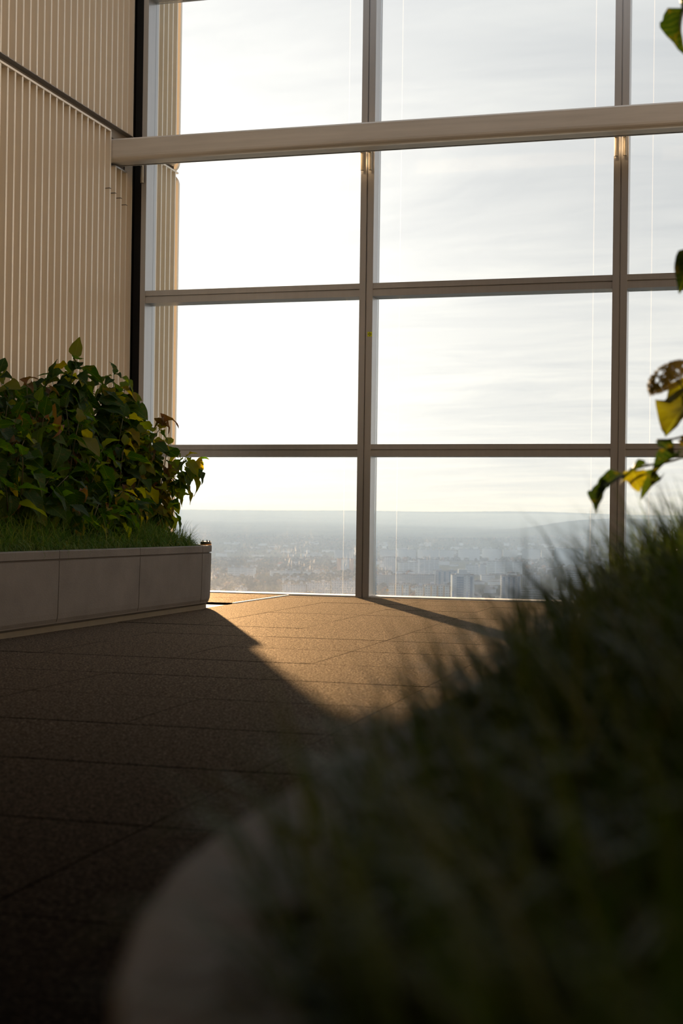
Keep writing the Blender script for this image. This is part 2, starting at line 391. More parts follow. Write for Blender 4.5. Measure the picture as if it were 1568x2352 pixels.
for b, (x0, x1) in enumerate(bays):
    w = empty('window_%d' % (b + 1), (0, 0, 0)); tag(w, names[b], None, None, 'structure')
    if b == 0: mullion_mb(-5.757, -5.705).build('mullion', M['alu'], w)
    mullion_mb(x1, x1 + .13).build('mullion', M['alu'], w)
    zs = [0.012] + [q for p in ZT for q in p]
    for i in range(5):
        z0, z1 = zs[2 * i], zs[2 * i + 1]
        MB().box(x0, x1, 13.12, 13.132, z0, z1).build('glass_pane', M['glass'], w)
    for (z0, z1) in ZT: transom_mb(x0, x1, z0, z1).build('transom', M['alu'], w)
    MB().box(x0, x1, 13.0, 13.24, -.02, .012).build('window_sill', M['white_sill'], w)

# heavy horizontal beam in front of the glazing
bm = empty('steel_beam', (WX, 12.45, 4.13)); tag(bm, 'thick champagne metal beam crossing in front of the glazing', None, None, 'structure')
prof = [(0, 0, .20), (0, 0, .055)] + [(0, .05 - .05 * math.cos(a * math.pi / 12), .05 - .05 * math.sin(a * math.pi / 12) ) for a in range(1, 7)] + [(0, .20, 0), (0, .20, .215), (0, .012, .215)]
MB().prism(prof, (-.05, 0, 0), (1, 0, 0), RX - WX + .05).build('beam_profile', M['beam'], bm)
MB().box(0, RX - WX, .18, .22, .0, .03).build('lower_flange', M['beam'], bm)
for c in [-5.73] + mx:
    for dx in (-.042, .036):
        if c < -5: 
            if dx < 0: continue
            dx = -.005
        m = MB(); x = c + dx - WX
        m.prism([(x + .017 * math.cos(q * math.pi / 4), .45 + .017 * math.sin(q * math.pi / 4), 0) for q in range(8)], (0, 0, -.11), (0, 0, 1), .30)
        m.box(x - .012, x + .012, .2, .46, .05, .07)
        m.build('bracket', M['clip'], bm)

# thin cables just outside the glass, either side of each post
for c in mx[:3]:
    for sgn, nm in ((-1, 'left'), (1, 'right')):
        x = c + sgn * .262
        o = MB().tube([(0, 0, 0), (0, 0, CZ)], [.0038, .0038], 6).build('cable', M['cable'], None, (x, 13.20, 0))
        post = {0: 'middle post with the yellow marker', 1: 'dark post at the right', 2: 'post beyond the right edge'}[mx.index(c)]
        tag(o, 'thin pale vertical cable on the %s side of the %s' % (nm, post), 'cable', 'thin cables outside the glass')

# survey sticker and round dot
P0 = empty('survey_sticker', (-3.408, GY - .001, 2.48)); tag(P0, 'small yellow square survey target stuck on the middle window post', 'sticker')
MB().box(-.022, .022, -.0012, 0.001, -.022, .022).build('backing', M['yellow'], P0)
tm = MB()
for i in range(24):
    a0, a1 = i * math.pi / 12, (i + 1) * math.pi / 12
    tm.add([(r * math.cos(a), -.0018, r * math.sin(a)) for r, a in ((.009, a0), (.012, a0), (.012, a1), (.009, a1))], [(0, 1, 2, 3)])
tm.box(-.020, -.003, -.002, -.0013, -.0012, .0012).box(.003, .020, -.002, -.0013, -.0012, .0012).box(-.0012, .0012, -.002, -.0013, .003, .020).box(-.0012, .0012, -.002, -.0013, -.020, -.003)
tm.build('crosshair', M['blackink'], P0)
def disc(m, r, y0, y1, n=20): return m.prism([(r * math.cos(i * 2 * math.pi / n), 0, r * math.sin(i * 2 * math.pi / n)) for i in range(n)], (0, y0, 0), (0, 1, 0), y1 - y0)
dd = disc(MB(), .014, 0, .002).build('round_sticker', M['whitedot'], None, (-3.250, 13.116, .066)); tag(dd, 'small round white dot stuck low on the second bay glass', 'sticker')

# ------------------------------------------------------------------ planters
ZC = .505
def planter(name, label, path, joints, group):
    """path: list of plan points (outer face, outward normal on the right hand of travel); joints: path positions of the seams"""
    root = empty(name, (path[0][0], path[0][1], 0)); tag(root, label, 'planter', group)
    P = [Vector((p[0], p[1])) for p in path]
    L = [0.0]
    for a, b in zip(P, P[1:]): L.append(L[-1] + (b - a).length)
    def at(s):
        s = max(0, min(L[-1], s))
        for i in range(len(P) - 1):
            if s <= L[i + 1] or i == len(P) - 2:
                t = (s - L[i]) / (L[i + 1] - L[i]); p = P[i].lerp(P[i + 1], t)
                def nrm(j):
                    j = max(0, min(len(P) - 2, j)); d = (P[j + 1] - P[j]).normalized(); return Vector((d.y, -d.x))
                n0 = (nrm(i - 1) + nrm(i)) / 2; n1 = (nrm(i) + nrm(i + 1)) / 2
                return p, n0.lerp(n1, t).normalized()
    prof_panel = [(-.10, .03), (-.065, .024), (-.038, .030), (-.014, .050), (-.003, .080), (0, .115), (0.004, .30), (.006, .440), (-.004, .4435), (-.10, .4435)]
    prof_cap = [(-.07, .4505), (-.002, .4505), (.007, .4535), (.008, ZC - .006), (.003, ZC), (-.067, ZC), (-.07, ZC - .004)]
    prof_base = [(-.12, -.034), (-.03, -.034), (-.03, .034), (-.12, .034)]
    def sweep(prof, s0, s1, nm, m, closed=True):
        n = max(2, int((s1 - s0) / .09)); mb = MB(); k = len(prof)
        for i in range(n + 1):
            p, nn = at(s0 + (s1 - s0) * i / n)
            for (o, z) in prof: mb.v.append((p.x + nn.x * o - path[0][0], p.y + nn.y * o - path[0][1], z))
        for i in range(n):
            for j in range(k): j2 = (j + 1) % k; mb.f.append((i * k + j, i * k + j2, (i + 1) * k + j2, (i + 1) * k + j))
        mb.f.append(tuple(range(k))[::-1]); mb.f.append(tuple(n * k + j for j in range(k)))
        o = mb.build(nm, m, root); return o
    for s0, s1 in zip(joints, joints[1:]):
        s1 = min(s1, L[-1])
        sweep(prof_panel, s0 + .004, s1 - .004, 'side_panel', M['concrete'])
        sweep(prof_cap, s0 + .003, s1 - .003, 'rim_stone', M['concrete'])
    sweep(prof_base, 0, L[-1], 'plinth', M['plinth'])
    # dark backing just behind the joints, and the soil
    sweep([(-.02, .05), (-.012, .05), (-.012, .49), (-.02, .49)], 0, L[-1], 'liner', M['ribdark'])
    soil = [tuple(at(L[-1] * i / 60)[0] - at(L[-1] * i / 60)[1] * .065) for i in range(61)]
    sm = MB(); sm.v = [(p[0] - path[0][0], p[1] - path[0][1], .47) for p in soil]; sm.f = [tuple(range(61))]
    sm.build('soil', M['soil'], root)
    return root, at, L
def arc(cx, cy, r, a0, a1, n=16): return [(cx + r * math.cos(R(a0 + (a1 - a0) * i / n)), cy + r * math.sin(R(a0 + (a1 - a0) * i / n))) for i in range(n + 1)]
# left planter: outer face x=-4.1, travelling +Y (outside on the right), rounded far corner, back to the wall
lp = [(-4.1, 2.0), (-4.1, 10.5)] + arc(-5.0, 10.5, .9, 0, 90)[1:] + [(-5.78, 11.4)]
planterL, atL, LL = planter('concrete_planter', 'long pale concrete planter with rounded end along the ribbed wall', lp, [0, 1.12, 2.36, 3.60, 4.83, 6.04, 7.27, 8.47, 9.20, 9.95, 10.8], 'concrete planters')
# near planter: travelling -Y ... round the near corners ; outer left face x=-.325
rp = [(2.4, 6.6), (2.4, .88)] + arc(1.55, .88, .85, 0, -90)[1:] + arc(.525, .88, .85, -90, -180)[1:] + [(-.325, 6.6)]
rp = [(-.312, 6.6), (-.312, .88)] + arc(.538, .88, .85, 180, 270)[1:] + arc(1.55, .88, .85, 270, 360)[1:] + [(2.4, 6.6)]
rp = [(p[0], p[1]) for p in rp]
# joints measured along the path from the far right end
_L = 5.72 + 1.335 + 1.025 + 1.335
planterR, atR, LR = planter('concrete_planter', 'concrete planter close up with rounded corner under the blurred grass', rp,
                            [0, .75, 1.95, 3.15, 4.37, 5.57, 6.24, 6.90, 7.60, 8.08, 8.75, 9.42, 10.6, 11.8, 13.0, 14.2, 15.2], 'concrete planters')

# small black fitting on the far rim stone
ft = empty('rim_fitting', (-4.222, 10.87, ZC)); tag(ft, 'small black round fitting on the far rim of the left planter', 'fixture')
def cyl(m, r0, r1, z0, z1, n=20, cx=0, cy=0):
    m.add([(cx + r0 * math.cos(i * 2 * math.pi / n), cy + r0 * math.sin(i * 2 * math.pi / n), z0) for i in range(n)] + [(cx + r1 * math.cos(i * 2 * math.pi / n), cy + r1 * math.sin(i * 2 * math.pi / n), z1) for i in range(n)],
          [(i, (i + 1) % n, n + (i + 1) % n, n + i) for i in range(n)] + [tuple(range(n))[::-1], tuple(range(n, 2 * n))]); return m
cyl(MB(), .046, .046, 0, .008).build('ring', M['sunring'], ft)
cyl(cyl(MB(), .044, .046, .008, .012), .046, .042, .012, .028).build('housing', M['blackplastic'], ft)
for q in range(5):
    a = q * 2 * math.pi / 5 + .4; cyl(MB(), .005, .004, .028, .038 + .004 * (q % 2), 8, .03 * math.cos(a), .03 * math.sin(a)).build('screw_head', M['blackplastic'], ft)

# ------------------------------------------------------------------ grass
def grass(name, label, pts, m, seed, lmin, lmax, wid, group=None, curl=1.0):
    """pts: list of (x,y,z,lean_x,lean_y,scale)"""
    rg = np.random.RandomState(seed); n = len(pts); S = 5
    P = np.array(pts, float); L = rg.uniform(lmin, lmax, n) * P[:, 5]
    az = rg.uniform(0, 2 * np.pi, n); out = np.stack([np.cos(az), np.sin(az)], 1) * rg.uniform(.3, 1, (n, 1)) + P[:, 3:5]
    nn = np.linalg.norm(out, axis=1, keepdims=True) + 1e-6; od = out / nn; bend = np.clip(nn[:, 0], .2, 2.0) * rg.uniform(.6, 1.3, n) * curl
    side = np.stack([-od[:, 1], od[:, 0]], 1)
    V = np.zeros((n, 2 * S - 1, 3)); pos = P[:, :3].copy(); ang = rg.uniform(.05, .35, n)
    for s in range(S):
        w = wid * (1 - (s / (S - 1)) ** 1.5) * .5
        if s < S - 1:
            V[:, 2 * s, :2] = pos[:, :2] - side * w; V[:, 2 * s + 1, :2] = pos[:, :2] + side * w; V[:, 2 * s, 2] = V[:, 2 * s + 1, 2] = pos[:, 2]
        else: V[:, 2 * s] = pos
        st = L / (S - 1)
        pos[:, :2] += od * (np.sin(ang) * st)[:, None]; pos[:, 2] += np.cos(ang) * st; ang = ang + bend * .55
    V = V.reshape(-1, 3); k = 2 * S - 1
    F = []
    for s in range(S - 2): F.append([2 * s, 2 * s + 1, 2 * s + 3, 2 * s + 2])
    off = (np.arange(n) * k)[:, None]
    quads = np.concatenate([off + np.array(q)[None] for q in F]); tri = off + np.array([[2 * S - 4, 2 * S - 3, 2 * S - 2]])
    me = bpy.data.meshes.new(name); me.vertices.add(len(V)); me.vertices.foreach_set('co', V.ravel())
    me.loops.add(quads.size + tri.size); me.loops.foreach_set('vertex_index', np.concatenate([quads.ravel(), tri.ravel()]))
    nq, ntr = len(quads), len(tri); me.polygons.add(nq + ntr)
    me.polygons.foreach_set('loop_start', np.concatenate([np.arange(nq) * 4, nq * 4 + np.arange(ntr) * 3]))
    me.polygons.foreach_set('loop_total', np.concatenate([np.full(nq, 4), np.full(ntr, 3)]))
    me.materials.append(m); me.update(calc_edges=True); me.validate()
    o = bpy.data.objects.new(name, me); COL.objects.link(o); tag(o, label, 'grass', group, 'stuff'); return o
rg = random.Random(11)
pts = []
while len(pts) < 18000:
    x = rg.uniform(-5.5, -4.18); y = rg.uniform(6.2, 11.25)
    if y > 10.5 and (x + 5.0) ** 2 + (y - 10.5) ** 2 > .78 ** 2 and x > -5.0: continue
    if y > 11.2: continue
    if (x + 4.23) ** 2 + (y - 10.84) ** 2 < .12 ** 2 or rg.random() > 1.25 - max(0, y - 10.5): continue
    edge = max(0, min(1, (-4.2 - x) / .35))
    if rg.random() > (1 if edge < 1 else .35): continue
    lx = .75 * (1 - edge); ly = .5 if y > 10.6 else 0
    pts.append((x, y, .465 + .03 * edge, lx, ly, (.5 + .45 * edge + .25 * rg.random()) * (1 - .75 * min(1, max(0, (y - 10.45) / .7)))))
grass('sedge_grass', 'short tufted green grass growing in the long left planter', pts, M['grass'], 1, .16, .42, .0060, None, 1.7)
pts = []
while len(pts) < 36000:
    x = rg.uniform(-.275, 2.3); y = rg.uniform(.12, 6.5)
    if x < -.25 and (y < 1.0 or rg.random() < .3): continue
    if y < .88 and x < .525 and (x - .525) ** 2 + (y - .88) ** 2 > .78 ** 2: continue
    if y < .88 and x > 1.55 and (x - 1.55) ** 2 + (y - .88) ** 2 > .78 ** 2: continue
    if x < .25 and y < .33: continue
    edge = max(0, min(1, (x + .265) / .40))
    if rg.random() > (1 if edge < 1 else .40): continue
    nearf = max(.38, min(1, (y - .1) / 1.1))
    pts.append((x, y, .465 + .10 * edge ** .7 * nearf, -1.0 * (1 - edge), -.25 if y < .9 else 0, (.68 + .32 * edge) * rg.uniform(.65, 1.15) * (.57 + .38 * min(1, max(0, (y - .8) / 1.2)))))
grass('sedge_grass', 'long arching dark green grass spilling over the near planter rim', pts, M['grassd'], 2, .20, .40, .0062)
mound = MB(); mound.v = [(-.26, .5, .46), (-.26, 6.5, .46), (.14, 1.4, .555), (.14, 6.5, .555), (2.3, 1.4, .555), (2.3, 6.5, .555), (.3, .15, .46), (2.3, .3, .46)]
mound.f = [(0, 2, 3, 1), (2, 4, 5, 3), (0, 6, 2), (6, 7, 4, 2)]
mo = mound.build('soil_mound', M['soil'], planterR); mo.location = -planterR.location

# ------------------------------------------------------------------ hydrangeas
def leaf_mesh(name, L, Wd, cup, droop, wave, seed, m, curl=0.0):
    """ovate pointed leaf on a short stalk; origin at the stalk foot, length along +Y"""
    rg = random.Random(seed); mb = MB(); nl, nw = 9, 4; st = .10 * L
    for i in range(nl + 1):
        t = i / nl
        w = Wd * .5 * (math.sin(math.pi * min(1, t ** .72)) ** .85) * (1 - .25 * t) if 0 < t < 1 else .0015
        ang = droop * t + curl * t * t; yy = st + L * (math.sin(ang) / max(droop + curl * t, .05) if abs(droop + curl * t) > .05 else t)
        zc = -L * (1 - math.cos(ang)) / max(droop + curl * t, .05) if abs(droop + curl * t) > .05 else 0
        for j in range(nw + 1):
            u = (j / nw - .5) * 2
            zz = zc + cup * abs(u) * w * 1.2 + wave * math.sin(t * 13 + j * 2 + seed) * w * .28 * abs(u)
            if abs(u) == 1: yy2 = yy + rg.uniform(-.003, .003)
            else: yy2 = yy
            mb.v.append((u * w * (1 - .25 * abs(curl) * t), yy2, zz))
    for i in range(nl):
        for j in range(nw):
            a = i * (nw + 1) + j; mb.f.append((a, a + 1, a + nw + 2, a + nw + 1))
    mb.tube([(0, 0, 0), (0, st * 1.1, 0)], [.0022, .0018], 4)
    return mb.mesh(name, m, True)
LEAVES = [leaf_mesh('leaf', .150, .108, .25, .7, .6, 1, M['leaf']), leaf_mesh('leaf', .135, .10, .35, 1.0, .9, 2, M['leaf']),
          leaf_mesh('leaf', .162, .115, .15, .4, .5, 3, M['leaf']), leaf_mesh('leaf', .115, .080, .4, .9, .8, 4, M['leaf']),
          leaf_mesh('leaf', .150, .095, .5, 1.2, .7, 5, M['leaf'])]
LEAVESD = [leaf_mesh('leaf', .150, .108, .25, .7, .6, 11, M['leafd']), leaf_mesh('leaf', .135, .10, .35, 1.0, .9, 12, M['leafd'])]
LEAFY = [leaf_mesh('leaf', .140, .098, .3, .8, .9, 6, M['leafy']), leaf_mesh('leaf', .125, .085, .4, 1.1, 1.0, 7, M['leafy'])]
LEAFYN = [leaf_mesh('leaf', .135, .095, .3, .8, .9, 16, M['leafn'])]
LEAFB = [leaf_mesh('leaf', .13, .085, .95, 1.1, 1.9, 8, M['leafb'], 1.2), leaf_mesh('leaf', .085, .052, 1.1, .6, 2.2, 9, M['leafb'], 1.6)]
def place_leaf(root, base, direc, size, rg, palette, roll=None, hang=.8):
    d = Vector(direc); d.z -= hang * rg.uniform(.3, 1.1); d.normalize()
    up = Vector((0, 0, 1)) if abs(d.z) < .93 else Vector((rg.uniform(-1, 1), rg.uniform(-1, 1), .2))
    x = d.cross(up).normalized(); z = x.cross(d).normalized()
    Mx = Matrix((x, d, z)).transposed().to_4x4(); Mx = Mx @ Matrix.Rotation(rg.uniform(-.7, .7) if roll is None else roll, 4, 'Y')
    r = rg.random(); a, b = palette
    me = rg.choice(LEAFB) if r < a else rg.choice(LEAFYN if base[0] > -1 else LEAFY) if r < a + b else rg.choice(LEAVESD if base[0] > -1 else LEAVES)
    o = bpy.data.objects.new('leaf', me); COL.objects.link(o); o.parent = root
    o.matrix_local = Matrix.Translation(Vector(base) - root.location) @ Mx @ Matrix.Scale(size, 4)
    return o
def shrub(label, foot, stems, pal, seed, size=1.0, group='hydrangea shrubs in the long left planter', density=1.0, low=.25, hang=.8):
    """foot: soil point; stems: tip points (world)"""
    rg = random.Random(seed); root = empty('hydrangea_shrub', foot); tag(root, label, 'shrub', group)
    F = Vector(foot)
    for tip in stems:
        T = Vector(tip); f0 = F + Vector((rg.uniform(-.1, .1), rg.uniform(-.12, .12), 0))
        mid = f0.lerp(T, .55) + Vector((0, 0, .10 * (T - f0).length)) + Vector((rg.uniform(-.04, .04), rg.uniform(-.04, .04), 0))
        pts = []
        for i in range(9):
            t = i / 8; pts.append(f0 * (1 - t) ** 2 + mid * 2 * t * (1 - t) + T * t * t)
        MB().tube([p - F for p in pts], [.0065 - .0035 * i / 8 for i in range(9)], 5).build('stem', M['stem'], root, smooth=True)
        ln = (T - f0).length; n = max(3, int(ln * 13 * density)); phase = rg.uniform(0, 3)
        for i in range(n):
            t = low + (1 - low) * (i + rg.random() * .5) / n; t = min(t, 1)
            k = min(7, int(t * 8)); p = pts[k].lerp(pts[k + 1], t * 8 - k); tg = (pts[k + 1] - pts[k]).normalized()
            a = tg.orthogonal().normalized(); b = tg.cross(a)
            for s in (0, 1):
                q = phase + i * 1.57 + s * math.pi; dr = a * math.cos(q) + b * math.sin(q) + tg * .35
                off = dr.normalized() * rg.uniform(.015, .06)
                sz = size * rg.uniform(.78, 1.2) * (1.0 if t < .9 else .85)
                place_leaf(root, p + off, dr, sz, rg, pal, None, hang)
                if off.length > .03: pass
        place_leaf(root, T, tg + Vector((0, 0, .1)), size * .7, rg, pal, None, .3)
        place_leaf(root, T, Vector((rg.uniform(-1, 1), rg.uniform(-1, 1), .2)), size * .6, rg, pal, None, .3)
    return root
SH = []
SH.append(shrub('tallest upright green hydrangea of the left planter, against the ribbed wall', (-5.15, 10.0, .47),
    [(-5.2, 10.42, 1.99), (-5.15, 10.28, 1.86), (-5.25, 10.15, 1.80), (-5.05, 10.6, 1.80), (-5.1, 10.3, 1.55), (-4.95, 10.1, 1.35)], (.0, .02), 1, 1.55, density=1.05, low=.30))
SH.append(shrub('upright green hydrangea beside the black gasket of the glazing', (-4.95, 10.5, .47),
    [(-5.02, 10.78, 1.90), (-5.0, 10.95, 1.78), (-4.95, 10.95, 1.62), (-5.05, 10.75, 1.55), (-4.9, 10.9, 1.40), (-4.8, 10.5, 1.25)], (.0, .04), 2, 1.55, density=1.05, low=.28))
SH.append(shrub('yellowing hydrangea leaning over the rounded planter end toward the glass', (-4.65, 10.55, .47),
    [(-4.42, 10.90, 1.22), (-4.36, 11.02, 1.20), (-4.5, 10.75, 1.05), (-4.6, 10.95, 1.32), (-4.42, 10.72, .88), (-4.7, 10.85, 1.42), (-4.45, 10.6, .78)], (.06, .60), 3, 1.2, density=1.15, low=.2, hang=1.1))
SH.append(shrub('hydrangea with a pink-brown curled dry leaf at its tip', (-4.8, 10.35, .47),
    [(-4.62, 10.80, 1.44), (-4.75, 10.72, 1.40), (-4.85, 10.6, 1.52), (-4.7, 10.3, 1.28), (-4.6, 10.4, 1.05), (-4.55, 10.1, .95)], (.10, .38), 4, 1.3, density=1.0, low=.2))
SH.append(shrub('dark green hydrangea in the middle of the left planter mass', (-4.8, 9.5, .47),
    [(-4.9, 9.7, 1.52), (-4.7, 9.5, 1.40), (-4.6, 9.7, 1.22), (-4.85, 9.9, 1.48), (-4.5, 9.4, 1.05), (-4.5, 9.85, .92), (-4.7, 9.2, 1.30)], (.06, .06), 5, 1.4, density=1.05, low=.12, hang=1.0))
SH.append(shrub('hydrangea with brown dried leaves along its top, left of the tallest one', (-5.1, 9.4, .47),
    [(-5.15, 9.55, 1.68), (-5.1, 9.8, 1.64), (-5.2, 9.3, 1.66), (-4.95, 9.35, 1.55), (-4.8, 9.15, 1.42), (-5.2, 9.9, 1.6)], (.25, .04), 6, 1.4, density=.95, low=.2))
SH.append(shrub('hydrangea with a tall brown withered tip at the left picture edge', (-5.15, 8.9, .47),
    [(-5.2, 9.22, 1.74), (-5.25, 9.30, 1.70), (-5.0, 9.0, 1.52), (-4.8, 8.75, 1.38), (-5.1, 8.7, 1.6), (-4.7, 8.6, 1.15)], (.20, .03), 7, 1.4, density=1.0, low=.15))
SH.append(shrub('dark shaded hydrangea nearest the camera in the left planter', (-4.75, 8.4, .47),
    [(-4.6, 8.5, 1.22), (-4.5, 8.3, 1.10), (-4.7, 8.1, 1.28), (-4.5, 8.7, .98), (-4.9, 8.5, 1.38), (-4.45, 8.0, .9), (-4.5, 8.95, 1.0)], (.05, .03), 8, 1.4, density=1.1, low=.08, hang=1.0))
SH.append(shrub('dense low dark hydrangea behind the others by the ribbed wall', (-5.3, 8.2, .47),
    [(-5.2, 8.3, 1.5), (-5.1, 7.9, 1.45), (-5.35, 8.6, 1.55), (-4.9, 7.7, 1.25), (-5.0, 8.2, 1.2)], (.05, .02), 9, 1.15, density=.9, low=.1))
SH.append(shrub('small low hydrangea at the front edge above the middle rim stone', (-4.45, 9.1, .47),
    [(-4.38, 9.2, .82), (-4.4, 9.4, .78), (-4.45, 8.9, .88), (-4.4, 9.75, .80), (-4.42, 10.05, .82), (-4.4, 8.6, .80)], (.03, .10), 10, 1.0, density=1.4, low=.15, hang=1.1))
# the curled dry leaf standing proud
rg = random.Random(50)
for dv, sz in (((.3, .2, .5), 1.3), ((-.4, .3, .45), 1.2), ((.7, .0, .1), 1.2), ((.0, -.3, .7), 1.1)):
    place_leaf(SH[3], (-4.60, 10.81, 1.475), dv, sz, rg, (1.0, 0), None, .1)

# hydrangeas of the near planter
G2 = 'hydrangea shrubs in the near planter'
def leaf_to(root, base, tip, wide, me, roll=0.0):
    """a leaf whose stalk foot is at base and whose tip reaches tip"""
    b, t = Vector(base), Vector(tip); d = t - b; Lr = max(v.co.y for v in me.vertices)
    k = d.length / Lr; q = d.to_track_quat('Y', 'Z').to_matrix().to_4x4() @ Matrix.Rotation(roll, 4, 'Y') @ Matrix.Diagonal((k * wide, k, k, 1))
    o = bpy.data.objects.new('leaf', me); COL.objects.link(o); o.parent = root; o.matrix_local = Matrix.Translation(b - root.location) @ q; return o
S1 = shrub('backlit hydrangea reaching in from the right picture edge with a big yellow leaf', (.42, 3.55, .47),
    [(.30, 3.5, 1.15), (.36, 3.5, 1.45), (.38, 3.6, 1.75), (.55, 3.6, 1.6)], (.03, .15), 21, .95, G2, density=.7, low=.5, hang=.9)
for pts_ in ([(.40, 3.55, .47), (.18, 3.50, .80), (-.05, 3.40, .90), (-.158, 3.332, .85), (-.201, 3.32, .844), (-.258, 3.304, .827), (-.301, 3.292, .791)],
             [(.41, 3.56, .47), (.15, 3.48, .92), (-.09, 3.38, .93), (-.156, 3.335, .90), (-.194, 3.325, .90)],
             [(.43, 3.55, .47), (.22, 3.45, 1.0), (.02, 3.42, 1.18), (-.095, 3.40, 1.118)],
             [(.44, 3.55, .47), (.25, 3.5, 1.1), (.05, 3.44, 1.40), (-.112, 3.395, 1.36)],
             [(.46, 3.55, .47), (.3, 3.5, 1.3), (.05, 3.42, 1.90), (-.137, 3.383, 1.915)],
             [(.41, 3.56, .47), (.12, 3.5, .75), (-.08, 3.35, .95), (-.150, 3.215, 1.030)]):
    p_ = [Vector(q) for q in pts_]
    for _ in range(2):
        nw_ = [p_[0]]
        for a_, b_ in zip(p_, p_[1:]): nw_ += [a_.lerp(b_, .25), a_.lerp(b_, .75)]
        p_ = nw_ + [p_[-1]]
    MB().tube([q - S1.location for q in p_], [.0045 - .0028 * i / len(p_) for i in range(len(p_))], 5).build('stem', M['stem'], S1, smooth=True)
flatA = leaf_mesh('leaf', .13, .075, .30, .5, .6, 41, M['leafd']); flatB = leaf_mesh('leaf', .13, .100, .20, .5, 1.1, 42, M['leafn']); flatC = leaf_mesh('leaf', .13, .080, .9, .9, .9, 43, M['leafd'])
LT = [((-0.137, 3.381, 1.914), (-0.176, 3.319, 1.813), 1.0, 0), ((-0.112, 3.393, 1.358), (-0.151, 3.33, 1.253), 1.0, 0), ((-0.06, 3.41, 1.048), (-0.191, 3.27, 0.947), 1.35, 1),
 ((-0.194, 3.321, 0.9), (-0.153, 3.281, 0.875), 1.3, 0), ((-0.142, 3.336, 0.864), (-0.199, 3.268, 0.842), 0.8, 0), ((-0.209, 3.265, 0.843), (-0.276, 3.195, 0.813), 1.0, 0),
 ((-0.245, 3.255, 0.831), (-0.225, 3.209, 0.787), 1.2, 1), ((-0.258, 3.252, 0.821), (-0.32, 3.182, 0.793), 0.9, 0), ((-0.291, 3.243, 0.791), (-0.333, 3.179, 0.758), 0.8, 0),
 ((-0.293, 3.242, 0.795), (-0.327, 3.181, 0.741), 0.8, 0), ((-0.181, 3.326, 0.816), (-0.22, 3.263, 0.79), 0.9, 0), ((-0.204, 3.371, 0.837), (-0.221, 3.314, 0.802), 0.8, 1),
 ((-0.117, 3.395, 0.914), (-0.144, 3.335, 0.898), 0.9, 1), ((-0.147, 3.386, 1.014), (-0.115, 3.343, 0.926), 0.8, 0)]
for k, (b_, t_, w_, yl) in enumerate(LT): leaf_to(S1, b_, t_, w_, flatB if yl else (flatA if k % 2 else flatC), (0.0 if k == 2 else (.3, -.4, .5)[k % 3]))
S2 = shrub('tall hydrangea almost outside the right edge, only leaf tips showing above the big yellow leaf', (.62, 4.0, .47),
    [(.15, 3.9, 1.9), (.22, 3.75, 2.1), (.45, 4.0, 2.2), (.38, 3.8, 1.5), (.3, 4.2, 1.2)], (.0, .15), 22, .95, G2, density=.8, low=.55, hang=.9)
# dried flower head
fh = MB(); rg = random.Random(5)
for i in range(170):
    v = Vector((rg.gauss(0, 1), rg.gauss(0, 1), rg.gauss(0, 1))).normalized(); v.z = abs(v.z) * .75
    c = Vector((v.x * .060, v.y * .060, v.z * .058)); a = v.orthogonal().normalized(); b = v.cross(a)
    for q in range(4):
        d = a * math.cos(q * math.pi / 2) + b * math.sin(q * math.pi / 2); s = d.cross(v)
        fh.add([c, c + d * .005 + s * .004, c + d * .010 + v * .002, c + d * .005 - s * .004], [(0, 1, 2, 3)])
M['dried'] = mat('dried_flower', (.30, .24, .07), .8, 0, .1)
fl2 = fh.build('flower_head', M['dried'], S1, Vector((-.150, 3.215, 1.020)) - S1.location, 0); fl2['label'] = 'dried yellow-brown flower head'
fl2.rotation_euler = (0, R(-25), 0)

# ------------------------------------------------------------------ distant land and town
GZ = -100.0
def noise2(x, y, s):
    return (math.sin(x / s * 1.3 + 1.7 * math.sin(y / s * .7)) + math.sin(y / s * 1.1 + 2.3 * math.sin(x / s * .9 + 1)) + .5 * math.sin(x / s * 3.1 + y / s * 2.3)) / 2.5
def land(D, az):
    """height at distance D, azimuth az in degrees (0 = straight out of the glass, negative left)"""
    pts = [(0, GZ), (4300, GZ), (5600, -62), (6600, -52), (8200, -22), (10000, 5), (11500, 60), (13000, 112), (14500, 100), (20000, 60)]
    for (a, za), (b, zb) in zip(pts, pts[1:]):
        if D <= b: z = za + (zb - za) * (D - a) / (b - a); break
    else: z = 60
    x, y = D * math.sin(R(az)), D * math.cos(R(az))
    z += 9 * noise2(x, y, 900) * min(1, max(0, (D - 4300) / 2000))
    if D > 11000: z += 10 * noise2(x, 0, 2600) * min(1, (D - 11000) / 1500) + 10 * math.exp(-((az + 8.5) / 3.0) ** 2)
    k = math.exp(-((D - 7000) / 900) ** 2); s = 1 / (1 + math.exp(-(az + 7.7) * 1.1)); z += k * s * 88
    z += 14 * math.exp(-((D - 5400) / 250) ** 2) * (1 / (1 + math.exp(-(az + 12) * 1.5)))
    return z
rgn = np.random.RandomState(4)
azs = np.concatenate([np.arange(-60, -36, 1.0), np.arange(-36, 6, .10), np.arange(6, 45, 1.0)])
Ds = np.concatenate([np.arange(150, 2000, 160), np.arange(2000, 5000, 110), np.arange(5000, 9000, 90), np.arange(9000, 20000, 260)])
V = []
for D in Ds:
    for a in azs:
        j = rgn.uniform(0, 2.5) * (1 if D > 4300 else .4)
        V.append((D * math.sin(R(a)), D * math.cos(R(a)), land(D, a) + j))
na = len(azs); Fc = [(i * na + j, i * na + j + 1, (i + 1) * na + j + 1, (i + 1) * na + j) for i in range(len(Ds) - 1) for j in range(na - 1)]
me = bpy.data.meshes.new('hills'); me.from_pydata(V, [], Fc)
